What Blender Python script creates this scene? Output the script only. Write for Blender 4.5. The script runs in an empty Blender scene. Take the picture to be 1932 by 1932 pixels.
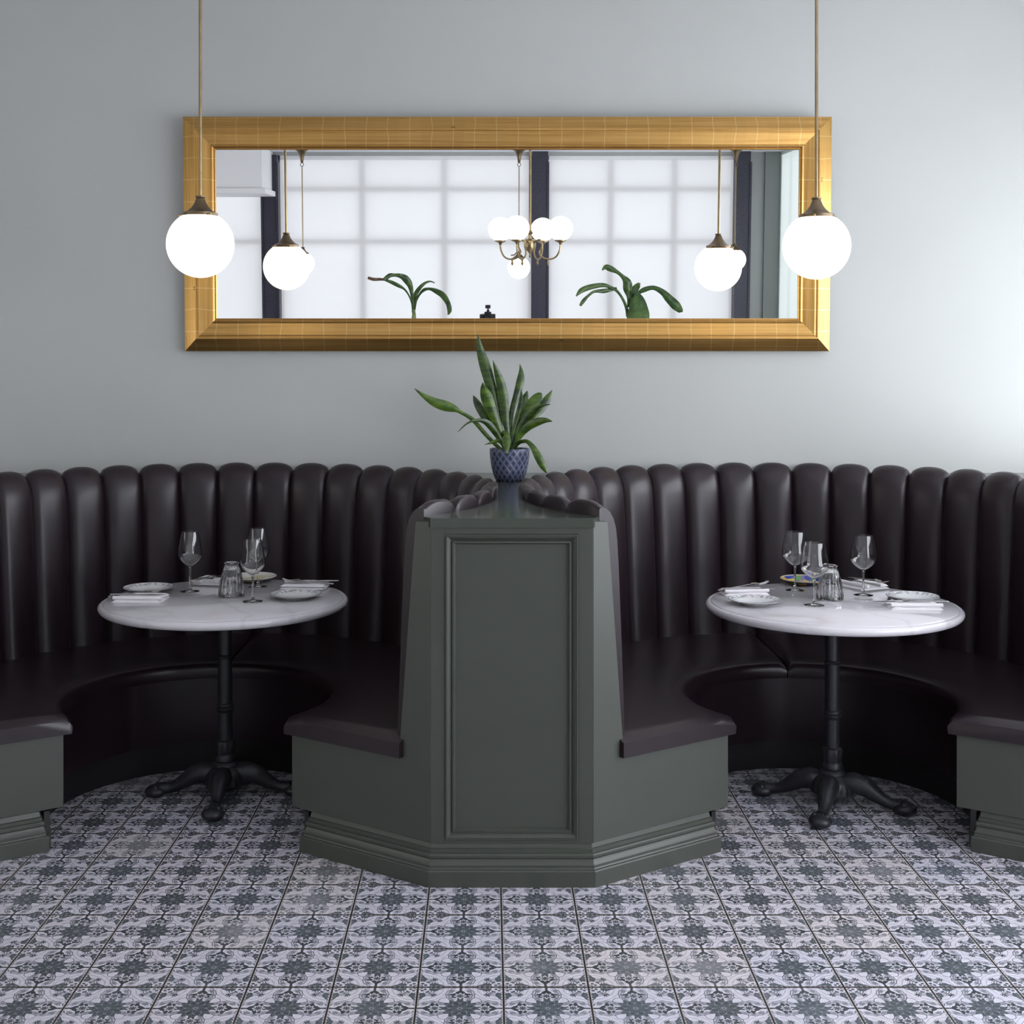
import bpy, math, random
from mathutils import Vector, Matrix
R = math.radians
PI = math.pi
sin, cos = math.sin, math.cos
rnd = random.Random(7)
SC = bpy.context.scene
COL = SC.collection

# ------------------------------------------------------------------ camera
F, CX, CY, H = 2413.0, 921.0, 702.0, 1.625
cam_d = bpy.data.cameras.new('camera')
cam_d.sensor_width = 36; cam_d.sensor_fit = 'HORIZONTAL'
cam_d.lens = 36 * F / 1932
cam_d.shift_x = (966 - CX) / 1932
cam_d.shift_y = (CY - 966) / 1932
cam_d.clip_start = 0.05
cam_o = bpy.data.objects.new('view_camera', cam_d)
cam_o.location = (0, 0, H); cam_o.rotation_euler = (R(90), 0, 0)
COL.objects.link(cam_o); SC.camera = cam_o

# ------------------------------------------------------------------ world, exposure
w = bpy.data.worlds.new('daylight'); SC.world = w; w.use_nodes = True
bg = w.node_tree.nodes['Background']
bg.inputs[0].default_value = (0.88, 0.94, 1.0, 1); bg.inputs[1].default_value = 1.1
SC.view_settings.view_transform = 'Standard'
SC.view_settings.look = 'None'
SC.view_settings.gamma = 1
SC.view_settings.use_curve_mapping = False
SC.view_settings.exposure = 0.0
SC.cycles.max_bounces = 10
SC.cycles.transparent_max_bounces = 16
SC.cycles.caustics_reflective = False
SC.cycles.caustics_refractive = False
# light strength of the sunlit rear blinds, added side blinds and pendant lamps
BLIND_BACK, ADDED_BLIND_RIGHT, ADDED_BLIND_LEFT = 0.27, 4.2, 1.05
LAMP, LAMP_FAR = 1.5, 1.25

def area(name, loc, rot, sx, sy, e, col):
    d = bpy.data.lights.new(name, 'AREA'); d.shape = 'RECTANGLE'; d.size = sx; d.size_y = sy
    d.energy = e; d.color = col
    o = bpy.data.objects.new(name, d); o.location = loc; o.rotation_euler = rot
    COL.objects.link(o); return o
# daylight outside the rear windows, shining in through the blinds
for i, (x, sx, e) in enumerate(((-4.4, 3.2, 34), (-1.0, 3.0, 34), (1.8, 2.2, 25))):
    area('window_daylight', (x, -4.3, 2.0), (R(90), 0, 0), sx, 2.8, e, (0.93, 0.96, 1.0))

# ------------------------------------------------------------------ node helpers
class X:
    """tiny expression builder for shader math"""
    nt = None
    def __init__(s, sock): s.s = sock
    @staticmethod
    def m(op, *a):
        n = X.nt.nodes.new('ShaderNodeMath'); n.operation = op
        for i, v in enumerate(a):
            if isinstance(v, X): X.nt.links.new(v.s, n.inputs[i])
            else: n.inputs[i].default_value = float(v)
        return X(n.outputs[0])
    def __add__(a, b): return X.m('ADD', a, b)
    __radd__ = __add__
    def __sub__(a, b): return X.m('SUBTRACT', a, b)
    def __rsub__(a, b): return X.m('SUBTRACT', b, a)
    def __mul__(a, b): return X.m('MULTIPLY', a, b)
    __rmul__ = __mul__
    def __truediv__(a, b): return X.m('DIVIDE', a, b)
def xmin(a, b): return X.m('MINIMUM', a, b)
def xmax(a, b): return X.m('MAXIMUM', a, b)
def xabs(a): return X.m('ABSOLUTE', a)
def xsin(a): return X.m('SINE', a)
def xlen(a, b): return X.m('SQRT', a * a + b * b)
def lt(a, b, soft=0.02):
    """1 where a<b, smoothly"""
    t = (b - a) / soft + 0.5
    n = X.m('ADD', t, 0.0); n.s.node.use_clamp = True
    return n
def line(d, wdt, soft=0.015): return lt(xabs(d), wdt, soft)

def new_mat(name):
    m = bpy.data.materials.new(name); m.use_nodes = True
    nt = m.node_tree; b = nt.nodes['Principled BSDF']; return m, nt, b
def N(nt, t): return nt.nodes.new(t)
def noise(nt, scale, vec=None, detail=4, rough=0.5):
    n = N(nt, 'ShaderNodeTexNoise'); n.inputs['Scale'].default_value = scale
    n.inputs['Detail'].default_value = detail; n.inputs['Roughness'].default_value = rough
    if vec is not None: nt.links.new(vec, n.inputs['Vector'])
    return n
def ramp(nt, fac, stops):
    r = N(nt, 'ShaderNodeValToRGB'); nt.links.new(fac, r.inputs[0])
    e = r.color_ramp.elements
    while len(e) < len(stops): e.new(0.5)
    for i, (p, c) in enumerate(stops):
        e[i].position = p; e[i].color = (*c, 1)
    return r
def mixc(nt, fac, a, b):
    n = N(nt, 'ShaderNodeMix'); n.data_type = 'RGBA'
    for s, v in ((0, fac), (6, a), (7, b)):
        if isinstance(v, tuple): n.inputs[s].default_value = (*v, 1)
        elif isinstance(v, (int, float)): n.inputs[s].default_value = v
        else: nt.links.new(v, n.inputs[s])
    return n.outputs[2]
def bump(nt, b, h, strength=0.2, dist=0.002):
    n = N(nt, 'ShaderNodeBump'); n.inputs['Strength'].default_value = strength
    n.inputs['Distance'].default_value = dist
    nt.links.new(h, n.inputs['Height']); nt.links.new(n.outputs[0], b.inputs['Normal'])
def objco(nt, scale=(1, 1, 1)):
    t = N(nt, 'ShaderNodeTexCoord'); mp = N(nt, 'ShaderNodeMapping')
    mp.inputs['Scale'].default_value = scale
    nt.links.new(t.outputs['Object'], mp.inputs[0]); return mp.outputs[0]
def simple(name, col, rough=0.5, metal=0, var=0.08, nscale=6, bmp=0, bscale=200, spec=0.5, coat=0, stretch=(1, 1, 1)):
    m, nt, b = new_mat(name)
    co = objco(nt, stretch)
    n = noise(nt, nscale, co)
    lo = tuple(c * (1 - var) for c in col); hi = tuple(min(1, c * (1 + var)) for c in col)
    r = ramp(nt, n.outputs[0], [(0.3, lo), (0.7, hi)])
    nt.links.new(r.outputs[0], b.inputs['Base Color'])
    b.inputs['Roughness'].default_value = rough; b.inputs['Metallic'].default_value = metal
    b.inputs['Specular IOR Level'].default_value = spec
    b.inputs['Coat Weight'].default_value = coat
    if bmp:
        n2 = noise(nt, bscale, co, 3); bump(nt, b, n2.outputs[0], bmp)
    return m
def emit(name, col, strength, rim=None):
    m, nt, b = new_mat(name)
    b.inputs['Base Color'].default_value = (0.9, 0.88, 0.84, 1); b.inputs['Roughness'].default_value = 0.15
    b.inputs['Emission Strength'].default_value = strength
    co = objco(nt); n = noise(nt, 3, co)
    r = ramp(nt, n.outputs[0], [(0, tuple(c * .97 for c in col)), (1, col)])
    nt.links.new(r.outputs[0], b.inputs['Emission Color'])
    return m

M = {}
M['wall'] = simple('painted_wall', (0.445, 0.457, 0.438), 0.7, var=0.025, nscale=1.2, bmp=0.08, bscale=120)
M['wall_shade'] = simple('wall_shade_painted', (0.24, 0.26, 0.245), 0.7, var=0.03, nscale=1.2)  # wall paint darkened to hold the shade of the corner strip
M['wall_mint'] = simple('pale_mint_wall', (0.74, 0.83, 0.80), 0.7, var=0.03, nscale=1.2)
M['wall_white'] = simple('white_plaster', (0.92, 0.92, 0.92), 0.7, var=0.02, nscale=1.2)
M['ceiling'] = simple('ceiling_paint', (0.82, 0.82, 0.85), 0.8, var=0.02)
M['green'] = simple('dark_green_paint', (0.050, 0.056, 0.045), 0.40, var=0.05, nscale=3, bmp=0.03, bscale=90, spec=0.5)
M['green_top'] = simple('dark_green_gloss_paint', (0.050, 0.058, 0.047), 0.16, var=0.05, nscale=3, bmp=0.015, bscale=30, spec=0.6)
M['leather'] = simple('aubergine_leather', (0.0145, 0.0075, 0.0105), 0.335, var=0.16, nscale=5, bmp=0.10, bscale=260, spec=0.44)
M['kick'] = simple('black_vinyl', (0.010, 0.009, 0.010), 0.45, var=0.2)
M['iron'] = simple('black_cast_iron', (0.016, 0.016, 0.020), 0.42, var=0.2, nscale=25, bmp=0.2, bscale=120, spec=0.5)
M['brass'] = simple('aged_brass', (0.36, 0.27, 0.15), 0.32, 1, var=0.2, nscale=12)
M['bronze'] = simple('dark_bronze', (0.20, 0.145, 0.09), 0.38, 1, var=0.2, nscale=12)
M['steel'] = simple('stainless_steel', (0.42, 0.41, 0.41), 0.2, 1, var=0.1, nscale=20)
M['linen'] = simple('white_linen', (0.84, 0.81, 0.83), 0.9, var=0.04, nscale=12, bmp=0.2, bscale=500)
M['column'] = simple('dark_speckled_metal', (0.035, 0.035, 0.055), 0.4, var=0.5, nscale=60)
M['frame_dark'] = simple('window_frame_grey', (0.25, 0.25, 0.27), 0.5)
M['plastic'] = simple('black_plastic', (0.012, 0.012, 0.016), 0.4, var=0.2)
M['soil'] = simple('potting_soil', (0.03, 0.02, 0.014), 0.95, var=0.4, nscale=60, bmp=0.5, bscale=150)
M['basket'] = simple('woven_basket', (0.30, 0.22, 0.13), 0.8, var=0.3, nscale=30, bmp=0.4, bscale=80)
M['trunk'] = simple('banana_stem', (0.16, 0.20, 0.06), 0.6, var=0.5, nscale=14)
M['lamp'] = emit('opal_glass_lit', (1.0, 0.88, 0.70), LAMP)
M['lamp_far'] = emit('opal_glass_lit_small', (1.0, 0.93, 0.82), LAMP_FAR)
M['glass_pane'] = None

# marble top
m, nt, b = new_mat('white_marble'); M['marble'] = m
co = objco(nt); n = noise(nt, 4, co, 8, 0.6)
mp = N(nt, 'ShaderNodeTexWave'); mp.inputs['Scale'].default_value = 1.2; mp.inputs['Distortion'].default_value = 14; mp.inputs['Detail'].default_value = 5
nt.links.new(co, mp.inputs[0])
r1 = ramp(nt, mp.outputs[1], [(0.0, (0.62, 0.60, 0.62)), (0.06, (0.68, 0.655, 0.68))])
r2 = ramp(nt, n.outputs[0], [(0.35, (0.95, 0.95, 0.95)), (0.7, (1, 1, 1))])
mu = N(nt, 'ShaderNodeMix'); mu.data_type = 'RGBA'; mu.blend_type = 'MULTIPLY'; mu.inputs[0].default_value = 1
nt.links.new(r1.outputs[0], mu.inputs[6]); nt.links.new(r2.outputs[0], mu.inputs[7])
nt.links.new(mu.outputs[2], b.inputs['Base Color']); b.inputs['Roughness'].default_value = 0.035
b.inputs['Specular IOR Level'].default_value = 0.6

# gilded frame: leaf joints across the rail (local x) and fine streaks along it
m, nt, b = new_mat('gilded_wood'); M['gold'] = m
X.nt = nt
t = N(nt, 'ShaderNodeTexCoord'); sp = N(nt, 'ShaderNodeSeparateXYZ'); nt.links.new(t.outputs['Object'], sp.inputs[0])
mp = N(nt, 'ShaderNodeMapping'); mp.inputs['Scale'].default_value = (0.9, 60, 60); nt.links.new(t.outputs['Object'], mp.inputs[0])
ns = noise(nt, 1.6, mp.outputs[0], 5, 0.6)
nb = noise(nt, 7, t.outputs['Object'], 4)
nj = noise(nt, 9, t.outputs['Object'], 2)
x = X(sp.outputs[0]) + (X(nj.outputs[0]) - 0.5) * 0.022
fr = X.m('FRACT', x / 0.098)
joint = line(fr - 0.5, 0.012, 0.02)
cell = X.m('FLOOR', x / 0.098 + 0.0)
wn = N(nt, 'ShaderNodeTexWhiteNoise'); wn.noise_dimensions = '1D'; nt.links.new(cell.s, wn.inputs['W'])
base = ramp(nt, ns.outputs[0], [(0.25, (0.35, 0.175, 0.042)), (0.5, (0.57, 0.325, 0.098)), (0.8, (0.69, 0.43, 0.16))])
c1 = mixc(nt, (X(wn.outputs[0]) * 0.3).s, base.outputs[0], (0.46, 0.27, 0.08))
c2 = mixc(nt, (joint * 0.75).s, c1, (0.78, 0.58, 0.30))
wear = noise(nt, 22, t.outputs['Object'], 6, 0.7)
wr = lt(X(wear.outputs[0]), 0.30, 0.02)
c3 = mixc(nt, wr.s, c2, (0.05, 0.02, 0.018))
nt.links.new(c3, b.inputs['Base Color']); b.inputs['Metallic'].default_value = 0.92
b.inputs['Roughness'].default_value = 0.33
bump(nt, b, ns.outputs[0], 0.15, 0.001)

m, nt, b = new_mat('mirror_glass'); M['mirror'] = m
b.inputs['Base Color'].default_value = (0.93, 0.94, 0.94, 1); b.inputs['Metallic'].default_value = 1; b.inputs['Roughness'].default_value = 0.0

# thin drinking glass: clear with bright reflecting rims
def glassmat(name, edge, tint=(1, 1, 1)):
    m = bpy.data.materials.new(name); m.use_nodes = True; nt = m.node_tree
    for n in list(nt.nodes): nt.nodes.remove(n)
    o = N(nt, 'ShaderNodeOutputMaterial'); mx = N(nt, 'ShaderNodeMixShader')
    tr = N(nt, 'ShaderNodeBsdfTransparent'); gl = N(nt, 'ShaderNodeBsdfGlossy')
    tr.inputs[0].default_value = (*tint, 1)
    gl.inputs['Roughness'].default_value = 0.02; gl.inputs['Color'].default_value = (0.95, 0.95, 1.0, 1)
    lw = N(nt, 'ShaderNodeLayerWeight'); lw.inputs[0].default_value = 0.5
    n = noise(nt, 3, objco(nt)); X.nt = nt
    f = X.m('POWER', X(lw.outputs[1]), 3.2) * edge * (X(n.outputs[0]) * 0.3 + 0.85) + 0.045
    f = X.m('MINIMUM', f, 0.95)
    nt.links.new(f.s, mx.inputs[0]); nt.links.new(tr.outputs[0], mx.inputs[1]); nt.links.new(gl.outputs[0], mx.inputs[2])
    nt.links.new(mx.outputs[0], o.inputs[0]); return m
M['glass'] = glassmat('clear_glass', 0.75, (0.96, 0.96, 0.97))
M['tumbler'] = glassmat('pressed_glass', 0.9, (0.93, 0.94, 0.95))
M['pane'] = glassmat('window_pane', 0.4)

def solidglass(name, tint, rough):
    m, nt, b = new_mat(name)
    n = noise(nt, 4, objco(nt)); r = ramp(nt, n.outputs[0], [(0.3, tuple(c * .98 for c in tint)), (0.7, tint)])
    nt.links.new(r.outputs[0], b.inputs['Base Color'])
    b.inputs['Transmission Weight'].default_value = 1; b.inputs['IOR'].default_value = 1.48; b.inputs['Roughness'].default_value = rough
    return m
M['glass'] = solidglass('clear_glass', (1, 1, 1), 0.0)
M['tumbler'] = solidglass('pressed_glass', (0.98, 0.98, 0.99), 0.02)

# roller blind fabric whose daylight glow is partly put in as emission
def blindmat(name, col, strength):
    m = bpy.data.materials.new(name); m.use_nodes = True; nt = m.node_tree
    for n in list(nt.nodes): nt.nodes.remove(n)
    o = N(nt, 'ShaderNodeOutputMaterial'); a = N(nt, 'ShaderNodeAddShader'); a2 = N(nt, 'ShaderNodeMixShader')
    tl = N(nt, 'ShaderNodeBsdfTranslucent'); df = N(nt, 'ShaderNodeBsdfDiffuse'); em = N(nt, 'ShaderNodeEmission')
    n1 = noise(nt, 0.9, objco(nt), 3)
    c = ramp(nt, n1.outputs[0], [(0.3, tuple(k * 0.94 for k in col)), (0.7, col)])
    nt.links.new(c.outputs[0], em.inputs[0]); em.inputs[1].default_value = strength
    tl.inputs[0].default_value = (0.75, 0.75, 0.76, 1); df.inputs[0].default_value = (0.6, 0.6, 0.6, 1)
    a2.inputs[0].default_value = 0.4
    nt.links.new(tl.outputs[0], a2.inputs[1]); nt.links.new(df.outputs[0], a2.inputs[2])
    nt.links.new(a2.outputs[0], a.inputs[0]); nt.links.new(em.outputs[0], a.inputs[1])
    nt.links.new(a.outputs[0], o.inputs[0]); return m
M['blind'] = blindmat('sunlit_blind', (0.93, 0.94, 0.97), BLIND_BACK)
M['added_blind_right'] = blindmat('added_blind_glow_side', (0.90, 0.93, 1.0), ADDED_BLIND_RIGHT)  # emission of the invented window on the right
M['wall_glow'] = blindmat('added_wall_glow_mint', (0.84, 0.95, 0.92), 0.42)  # brightness of the side wall put in as emission
M['added_blind_left'] = blindmat('added_blind_glow_far', (1.0, 0.99, 0.95), ADDED_BLIND_LEFT)  # emission of the invented window on the left

# leaves
def leafmat(name, dark, light, bands, bscale):
    m, nt, b = new_mat(name); X.nt = nt
    co = objco(nt, (0.35, 0.35, 1) if bands else (1, 1, 1))
    n = noise(nt, bscale, co, 4, 0.6)
    r = ramp(nt, n.outputs[0], [(0.38, dark), (0.62, light)])
    nt.links.new(r.outputs[0], b.inputs['Base Color']); b.inputs['Roughness'].default_value = 0.32
    b.inputs['Specular IOR Level'].default_value = 0.5
    b.inputs['Subsurface Weight'].default_value = 0.0
    return m
M['snake'] = leafmat('snake_plant_leaf', (0.008, 0.028, 0.005), (0.055, 0.105, 0.012), True, 42)
M['snake2'] = leafmat('snake_plant_leaf_pale', (0.018, 0.050, 0.008), (0.085, 0.150, 0.016), True, 46)
M['banana'] = leafmat('banana_leaf', (0.018, 0.055, 0.010), (0.075, 0.140, 0.025), False, 9)
M['banana_brown'] = leafmat('withered_leaf', (0.10, 0.06, 0.03), (0.28, 0.17, 0.10), False, 20)

# glazed diamond pot
m, nt, b = new_mat('blue_diamond_glaze'); M['pot'] = m; X.nt = nt
t = N(nt, 'ShaderNodeTexCoord'); sp = N(nt, 'ShaderNodeSeparateXYZ'); nt.links.new(t.outputs['Object'], sp.inputs[0])
ang = X.m('ARCTAN2', X(sp.outputs[1]), X(sp.outputs[0])); z = X(sp.outputs[2])
nn = noise(nt, 25, t.outputs['Object'])
u = ang * (9 / PI / 2 * 2); v = z * 26 + (X(nn.outputs[0]) - 0.5) * 0.25
d1 = X.m('FRACT', u + v + 50); d2 = X.m('FRACT', u - v + 50)
l1 = line(d1 - 0.5, 0.10, 0.08); l2 = line(d2 - 0.5, 0.10, 0.08)
l3 = line(X.m('FRACT', u * 2 + v * 2 + 50) - 0.5, 0.08, 0.1) * 0.5; l4 = line(X.m('FRACT', u * 2 - v * 2 + 50) - 0.5, 0.08, 0.1) * 0.5
l = xmax(xmax(l1, l2), xmax(l3, l4))
c = mixc(nt, (l * 0.8).s, (0.022, 0.028, 0.065), (0.17, 0.19, 0.28))
nt.links.new(c, b.inputs['Base Color']); b.inputs['Roughness'].default_value = 0.18
bump(nt, b, l.s, 0.6, 0.003)

# plates
def platemat(name, kind):
    m, nt, b = new_mat(name); X.nt = nt
    t = N(nt, 'ShaderNodeTexCoord'); sp = N(nt, 'ShaderNodeSeparateXYZ'); nt.links.new(t.outputs['Object'], sp.inputs[0])
    x, y = X(sp.outputs[0]), X(sp.outputs[1]); r = xlen(x, y)
    if kind == 'rim':
        ang = X.m('ARCTAN2', y, x)
        n = noise(nt, 70, t.outputs['Object'], 3)
        band = line(r - 0.083, 0.009, 0.003) * lt(0.5, X(n.outputs[0]) + xsin(ang * 26) * 0.10, 0.05)
        ring = line(r - 0.0965, 0.0012, 0.001)
        dot = lt(xlen(x, y + 0.012), 0.010, 0.004) * lt(0.45, X(n.outputs[0]), 0.05)
        f = xmax(xmax(band * 0.55, ring * 0.85), dot * 0.8)
        c = mixc(nt, f.s, (0.74, 0.74, 0.74), (0.10, 0.09, 0.12))
    else:
        n = N(nt, 'ShaderNodeTexVoronoi'); n.inputs['Scale'].default_value = 34 if kind == 'blue' else 26
        nt.links.new(t.outputs['Object'], n.inputs['Vector'])
        hsv = N(nt, 'ShaderNodeSeparateColor'); nt.links.new(n.outputs['Color'], hsv.inputs[0])
        if kind == 'blue':
            rr = ramp(nt, hsv.outputs[0], [(0.0, (0.03, 0.04, 0.30)), (0.36, (0.04, 0.06, 0.34)), (0.4, (0.62, 0.40, 0.06)), (0.7, (0.72, 0.52, 0.12)), (0.74, (0.10, 0.24, 0.08))])
            edge = lt(r, 0.088, 0.003)
            c = mixc(nt, edge.s, (0.60, 0.52, 0.36), rr.outputs[0])
        else:
            rr = ramp(nt, hsv.outputs[0], [(0.0, (0.60, 0.50, 0.24)), (0.45, (0.62, 0.55, 0.33)), (0.5, (0.70, 0.68, 0.62)), (1, (0.74, 0.72, 0.68))])
            edge = lt(r, 0.075, 0.003)
            c = mixc(nt, edge.s, (0.72, 0.70, 0.66), rr.outputs[0])
    nt.links.new(c, b.inputs['Base Color']); b.inputs['Roughness'].default_value = 0.12
    return m
M['plate'] = platemat('printed_porcelain', 'rim')
M['plate_blue'] = platemat('painted_blue_yellow_porcelain', 'blue')
M['plate_cream'] = platemat('cream_ochre_porcelain', 'cream')

# ornate floor tile
T = 0.225; TX0 = 0.177 * T; TY0 = 18.017 * T
m, nt, b = new_mat('ornate_cement_tile'); M['floor'] = m; X.nt = nt
t = N(nt, 'ShaderNodeTexCoord'); sp = N(nt, 'ShaderNodeSeparateXYZ'); nt.links.new(t.outputs['Object'], sp.inputs[0])
nw = noise(nt, 26, t.outputs['Object'], 2); nw2 = noise(nt, 31, t.outputs['Object'], 2)
gx = (X(sp.outputs[0]) - TX0) / T + 100; gy = (X(sp.outputs[1]) - TY0) / T + 100
ix = X.m('FLOOR', gx); iy = X.m('FLOOR', gy)
wn = N(nt, 'ShaderNodeTexWhiteNoise'); wn.noise_dimensions = '2D'
cb = N(nt, 'ShaderNodeCombineXYZ'); nt.links.new(ix.s, cb.inputs[0]); nt.links.new(iy.s, cb.inputs[1]); nt.links.new(cb.outputs[0], wn.inputs['Vector'])
rv = X(wn.outputs[0])
px = (X.m('FRACT', gx) * 2 - 1); py = (X.m('FRACT', gy) * 2 - 1)
pxa, pya = xabs(px), xabs(py)
qx = xabs(px + (X(nw.outputs[0]) - 0.5) * 0.05); qy = xabs(py + (X(nw2.outputs[0]) - 0.5) * 0.05)
a = xmax(qx, qy); bb = xmin(qx, qy)
r = xlen(a, bb); th = X.m('ARCTAN2', bb, a)
def gau(d, k): return X.m('POWER', 2.718, d * d * -k)
# centre medallion with a drawn eight-petal flower
dark = lt(r, 0.39 + 0.05 * xsin(th * 12 + 1.0), 0.03)
flower = xmax(line(r - (0.15 + 0.09 * xsin(th * 8 + PI / 2)), 0.016), line(r - 0.045, 0.016))
flower = xmax(flower, line(r - (0.30 + 0.05 * xsin(th * 8 - PI / 2)), 0.012) * 0.8)
flower = xmax(flower, line(r - (0.36 + 0.03 * xsin(th * 16)), 0.008) * 0.5)
# arm along the axis: jagged leaf round a rosette, thin stem flaring at the edge
jag = xabs(X.m('FRACT', a * 7.5 + 0.15) * 2 - 1)
wd = gau(a - 0.60, 38) * (0.17 + 0.10 * jag) + 0.012 + xmax(a - 0.86, 0) * 0.22
arm = lt(bb, wd, 0.015) * lt(0.30, a, 0.02)
dr = xlen(a - 0.57, bb); ta = X.m('ARCTAN2', bb, a - 0.57)
ros = line(dr - (0.102 + 0.026 * xsin(ta * 8 + 1.57)), 0.026); core = lt(dr, 0.062, 0.02); dot_ = lt(dr, 0.026, 0.012)
# scrolls that wrap the arm like brackets
da = xlen((a - 0.62) * 0.93, bb); ang = X.m('ARCTAN2', bb, a - 0.62)
s_fill = lt(xabs(da - 0.275), 0.030 + 0.012 * xsin(ang * 9), 0.03) * lt(0.13, bb, 0.05)
s_out = line(da - (0.335 + 0.006 * xsin(ang * 14)), 0.010) * lt(0.10, bb, 0.04)
s_in = line(da - 0.225, 0.006) * lt(0.10, bb, 0.04)
s_sh = lt(xlen(a - 0.80, (bb - 0.20) * 1.2), 0.055, 0.05)
# corner: grey S leaf along each edge with ragged outline, white curls at the corner
ca, cb2 = 1 - a, 1 - bb
dc = xlen(ca, cb2)
leafw = 0.030 + 0.165 * gau(bb - 0.62, 26) + 0.010 * xsin(bb * 46)
leaf_ = lt(ca, leafw, 0.015) * lt(0.18, bb, 0.04) * lt(bb, 0.80, 0.03)
vein = line(ca - leafw * 0.55, 0.006) * leaf_
cwh = lt(dc, 0.30, 0.03)
swirl = line(xlen(a - 0.80, bb - 0.74) - 0.13, 0.012) * lt(bb, 0.80, 0.05)
innr = line(r - (0.60 + 0.03 * xsin(th * 10)), 0.010) * lt(0.24, bb, 0.05)
k1 = xlen(ca - 0.09, cb2 - 0.19); k2 = xlen(ca - 0.21, cb2 - 0.25)
curl = lt(k1, 0.085, 0.02); curl2 = lt(k2, 0.065, 0.02); curl3 = xmax(lt(xlen(ca - 0.10, cb2 - 0.17), 0.04, 0.02), lt(k2, 0.030, 0.015))
kl = xmax(line(k1 - 0.098, 0.012), line(k2 - 0.078, 0.009))
cblob = lt(dc, 0.11, 0.02)
diag = xlen(a - 0.64, bb - 0.60)
dleaf = lt(diag, 0.050 + 0.022 * xsin(X.m('ARCTAN2', bb - 0.60, a - 0.64) * 5 + 1), 0.015)
dl2 = line(a - bb - 0.02, 0.010) * lt(0.64, bb, 0.02) * lt(bb, 0.78, 0.02)
scal = lt(0.958 + 0.018 * xsin(bb * 52), a, 0.012) * lt(0.12, bb, 0.03)
scl = line(a - (0.945 + 0.018 * xsin(bb * 52)), 0.007) * lt(0.12, bb, 0.03)
ng = noise(nt, 60, t.outputs['Object'], 3)
hatch = (X(ng.outputs[0]) - 0.5) * 0.2
arcs = lt(xabs(X.m('FRACT', dc * 9.0) - 0.5), 0.10, 0.10) * lt(0.36, dc, 0.05) * lt(dc, 0.75, 0.08)
val = 0.95 + hatch
val = val - arcs * 0.22
def over(base, mask, v): return base + mask * (v - base)
val = over(val, leaf_, 0.25); val = over(val, vein, 0.5); val = over(val, cwh, 0.9); val = over(val, line(da - 0.315, 0.040, 0.03) * lt(0.08, bb, 0.04), 1.0); val = over(val, innr, 0.45); val = over(val, swirl, 0.3); val = over(val, s_sh, 0.62); val = over(val, s_fill, 0.52); val = over(val, s_out, 0.25); val = over(val, s_in, 0.3)
val = over(val, cblob, 0.2); val = over(val, scl, 0.35); val = over(val, scal, 0.85)
val = over(val, kl, 0.2); val = over(val, curl, 0.95); val = over(val, curl2, 0.92); val = over(val, curl3, 0.25); val = over(val, dleaf, 0.18); val = over(val, dl2, 0.2)
val = over(val, arm, 0.10); val = over(val, dark, 0.15 + rv * 0.13 + hatch * 0.8)
val = over(val, ros, 0.85); val = over(val, core, 0.35); val = over(val, dot_, 0.1)
val = over(val, flower * dark, 0.58)
# wear: some tiles and patches faded
nf = noise(nt, 2.6, t.outputs['Object'], 4)
fade = lt(0.62, X(nf.outputs[0]) + (rv - 0.5) * 0.20, 0.16) * 0.55
val = over(val, fade, 0.55 + val * 0.35)
cr = ramp(nt, val.s, [(0.0, (0.026, 0.033, 0.030)), (0.3, (0.098, 0.115, 0.122)), (0.6, (0.29, 0.29, 0.315)), (1.0, (0.70, 0.665, 0.695))])
tint = ramp(nt, wn.outputs[0], [(0.0, (1.0, 0.98, 1.02)), (0.5, (0.94, 0.97, 1.04)), (1.0, (1.03, 1.0, 0.98))])
mu = N(nt, 'ShaderNodeMix'); mu.data_type = 'RGBA'; mu.blend_type = 'MULTIPLY'; mu.inputs[0].default_value = 1
nt.links.new(cr.outputs[0], mu.inputs[6]); nt.links.new(tint.outputs[0], mu.inputs[7])
gr = xmax(lt(0.979, pxa, 0.008), lt(0.970, pya, 0.008))
edgel = xmax(lt(0.965, pxa, 0.01), lt(0.958, pya, 0.01) * 0.6)
ce = mixc(nt, (edgel * 0.75).s, mu.outputs[2], (0.42, 0.37, 0.33))
cf = mixc(nt, gr.s, ce, (0.022, 0.018, 0.016))
nt.links.new(cf, b.inputs['Base Color'])
rr_ = ramp(nt, nf.outputs[0], [(0.2, (0.34,) * 3), (0.8, (0.5,) * 3)])
nt.links.new(rr_.outputs[0], b.inputs['Roughness'])
bump(nt, b, (1 - gr + val * 0.05).s, 0.5, 0.002)

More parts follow.
